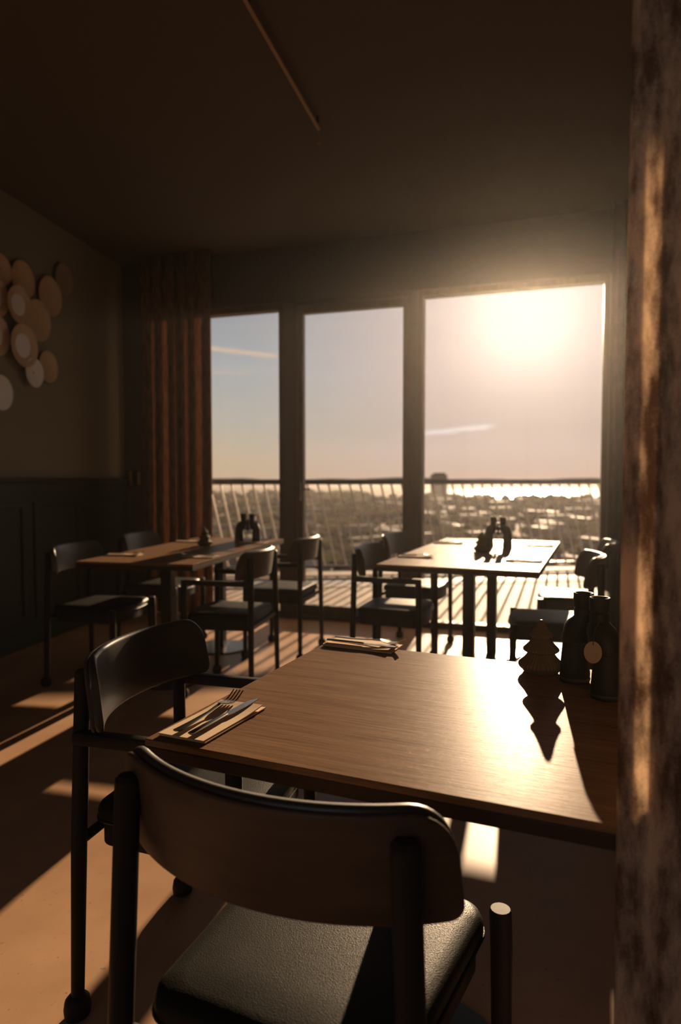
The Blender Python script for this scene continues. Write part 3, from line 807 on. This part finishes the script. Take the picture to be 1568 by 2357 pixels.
# fuzzy wool nap along the leading edge
def zig(t0, t1, n0, amp, folds, seed):
    rr = random.Random(seed); pts = []
    N = folds * 2
    for k in range(N + 1):
        t_ = t0 + (t1 - t0) * k / N + rr.uniform(-0.006, 0.006); nn = n0 + (amp if k % 2 else -amp) * rr.uniform(0.7, 1.1)
        pts.append(wpt(t_, nn))
    return smooth_path(pts, 7)
def omega(t0, t1, n0, amp, period, over, seed):
    """deep S-folds: each pleat overlaps its neighbour, leaving narrow single layers"""
    rr = random.Random(seed); pts = []; t_ = t0
    while t_ < t1:
        p_ = period * rr.uniform(0.8, 1.25); o_ = over * rr.uniform(0.8, 1.15)
        for a_, b_ in ((0, 0.0), (p_ * 0.5, -0.5), (p_ * 0.85, -1), (p_ + o_ * 0.15, -0.75), (p_ * 0.8, -0.1), (p_ - o_, 0.3), (p_ - o_ * 1.08, 0.8), (p_ - o_ * 0.7, 1.0), (p_ - o_ * 0.2, 0.7)):
            pts.append(wpt(t_ + a_, n0 + amp * b_))
        t_ += p_
    pts.append(wpt(t_, n0)); return smooth_path(pts, 5)
curtain('curtain', omega(-1.44, -0.88, -0.12, 0.045, 0.115, 0.075, 3), 0.012, CEIL, M_curtain_far, 'striped-looking brown pleated curtain at the left of the windows', nz=10, seed=4)
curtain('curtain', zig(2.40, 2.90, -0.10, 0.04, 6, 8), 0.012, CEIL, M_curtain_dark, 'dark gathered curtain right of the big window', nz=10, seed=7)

# ------------------------------------------------------------------ wall plates on the left wall
def make_plate(k, rr_):
    bm = bmesh.new(); r_ = 1.0
    prof = [(0.02, 0.0), (0.55, 0.0), (0.60, 0.02), (0.97, 0.13), (1.0, 0.145), (1.0, 0.16), (0.96, 0.16), (0.62, 0.06), (0.55, 0.04), (0.02, 0.035)]
    lathe(bm, [(a_ * rr_, b_ * rr_) for a_, b_ in prof], 40)
    return bm
PL = [(10, 628, 70, 0, 0), (58, 651, 84, 0, 0), (152, 651, 70, 2, 0), (119, 688, 88, 0, 0), (40, 707, 86, 0, 1), (90, 742, 93, 0, 0), (-4, 688, 88, 0, 1), (48, 799, 97, 0, 1),
      (-6, 775, 92, 0, 1), (112, 847, 72, 0, 0), (72, 860, 66, 1, 0), (3, 905, 80, 1, 1)]
PLAB = ['brown plate at the top left of the plate cluster on the left wall', 'brown plate hung second from left along the top of the wall cluster', 'small dim plate set apart at the top right of the wall cluster',
        'reddish brown plate below and left of the small dim outlying plate', 'plate with a shiny grey centre in the middle of the wall cluster', 'plain brown plate in the middle right of the wall cluster',
        'plate with pale centre cut by the photo edge, upper of the cut ones', 'brown-rimmed plate with a bright white centre on the left wall', 'plate with pale centre cut by the photo edge beside the white-centred plate',
        'lower right brown plate of the wall cluster', 'small tan plate partly shadowed, just left of the lower right plate', 'lowest plate of the wall cluster, pale and cut by the photo edge']
for k, ((px, py, hp, mk, inner_), lab) in enumerate(zip(PL, PLAB)):
    r_ = (px - 784) / 1571.3
    # along left wall: CL + LD*s with X/Y = r_
    s_ = (CL.x - r_ * CL.y) / (r_ * LD.y - LD.x)
    P_ = CL + LD * s_; z = CAM_H + (1103 - py) / 1571.3 * P_.y
    rad = hp * P_.y / 1571.3 / 2
    root = thing('wall_plate', lab, 'plate', group='plates hung on the left wall')
    lift = 0.004 + (0.03 if k in (4, 7, 10) else 0.0)
    m3 = Matrix(((0, LD.x, -LN.x), (0, LD.y, -LN.y), (1, 0, 0)))
    root.location = (P_.x - LN.x * lift, P_.y - LN.y * lift, z)
    root.rotation_euler = m3.to_euler()
    obj('plate_body', make_plate(k, rad), (M_stone, M_stone2, M_stone3)[mk], root)
    if inner_:
        bm = bmesh.new(); lathe(bm, [(0.01 * rad, 0.0), (0.56 * rad, 0.0), (0.56 * rad, 0.02 * rad), (0.01 * rad, 0.02 * rad)], 36, (0, 0, 0.0405 * rad))
        obj('plate_centre', bm, M_stone2, root)['label'] = 'pale glazed centre'
    bm = bmesh.new(); tube(bm, [(0, 0, -lift + 0.0005), (0, 0, 0.004)], 0.006, 8); obj('hanger', bm, M_blackmetal, root)

# small fitting on the wall beside the far curtain
q = on_plane(328, 1085, 1.19); 
wf_ = thing('wall_fitting', 'small dark wall fitting with amber uprights as its lit edges, left of the brown curtain', 'fixture', (*wpt(-1.585, -0.035), 1.19), math.atan2(WD.y, WD.x))
bm = bmesh.new(); box(bm, -0.06, 0.06, -0.02, 0.02, -0.075, -0.065, None, 0.002); box(bm, -0.06, 0.06, -0.02, 0.02, 0.06, 0.07, None, 0.002); box(bm, -0.012, 0.012, -0.012, 0.012, -0.065, 0.06)
box(bm, -0.02, 0.02, 0.0, 0.035, -0.03, 0.03)
obj('fitting_body', bm, M_blackmetal, wf_, False)
for sx_ in (-0.045, 0.035):  # amber metal colour stands in for the light on the fitting's edges
    bm = bmesh.new(); box(bm, sx_ - 0.01, sx_ + 0.012, -0.012, 0.012, -0.065, 0.06, None, 0.003); obj('upright', bm, M_lit_edge_brass, wf_, False)

# ------------------------------------------------------------------ ceiling rod
z = CEIL - 0.05
a = on_plane(735, 298, z); b = on_plane(548, -30, z)
rod = thing('ceiling_rod', 'thin pale rod fixed under the dark ceiling, running away from the camera', 'rod', tuple(a))
dv = b - a
bm = bmesh.new(); box(bm, -0.009, 0.009, 0, dv.length + 0.8, -0.006, 0.006, Matrix.Rotation(math.atan2(-dv.x, dv.y), 4, 'Z'), 0.002); obj('rod_bar', bm, M_rail_light, rod, False)
for f in (0.03, 0.9):
    bm = bmesh.new(); tube(bm, [dv * f + Vector((0, 0, 0.004)), dv * f + Vector((0, 0, 0.05))], 0.005, 8); obj('mounting_pin', bm, M_blackmetal, rod)
bm = bmesh.new(); tube(bm, [(0, 0.004, 0), (0.004, 0.01, -0.035), (-0.002, 0.012, -0.06)], 0.0035, 8)
lathe(bm, [(0.003, -0.008), (0.008, -0.004), (0.008, 0.004), (0.003, 0.008)], 12, (-0.002, 0.012, -0.065)); obj('end_hook', bm, M_rail_light, rod)

# ------------------------------------------------------------------ room haze added for the glare around the sun
if HAZE > 0:
    m = bpy.data.materials.new('added_room_haze'); m.use_nodes = True; t = NT(m.node_tree); t.n.clear()
    vs_ = t.new('ShaderNodeVolumeScatter'); vs_.inputs['Density'].default_value = HAZE; vs_.inputs['Anisotropy'].default_value = 0.88
    vs_.inputs['Color'].default_value = (1, 0.95, 0.88, 1)
    o_ = t.new('ShaderNodeOutputMaterial'); t.l.new(vs_.outputs[0], o_.inputs['Volume'])
    bm = bmesh.new(); prism(bm, grow(poly, -0.02), 0.001, CEIL - 0.001)
    tag(obj('added_air_haze', bm, m, None, False), 'faint haze added to the room air for the glare around the sun', 'haze', kind='stuff')

    m = bpy.data.materials.new('outdoor_haze'); m.use_nodes = True; t = NT(m.node_tree); t.n.clear()
    vs_ = t.new('ShaderNodeVolumeScatter'); vs_.inputs['Density'].default_value = 2.2e-5; vs_.inputs['Anisotropy'].default_value = 0.6
    vs_.inputs['Color'].default_value = (1, 0.97, 0.94, 1)
    o_ = t.new('ShaderNodeOutputMaterial'); t.l.new(vs_.outputs[0], o_.inputs['Volume'])
    bm = bmesh.new(); prism(bm, [(-2500, 80), (4500, 80), (4500, 8000), (-2500, 8000)], TOWER - 1, 0.0)
    tag(obj('town_haze', bm, m, None, False), 'thin golden haze lying over the town below the terrace', 'haze', kind='stuff')
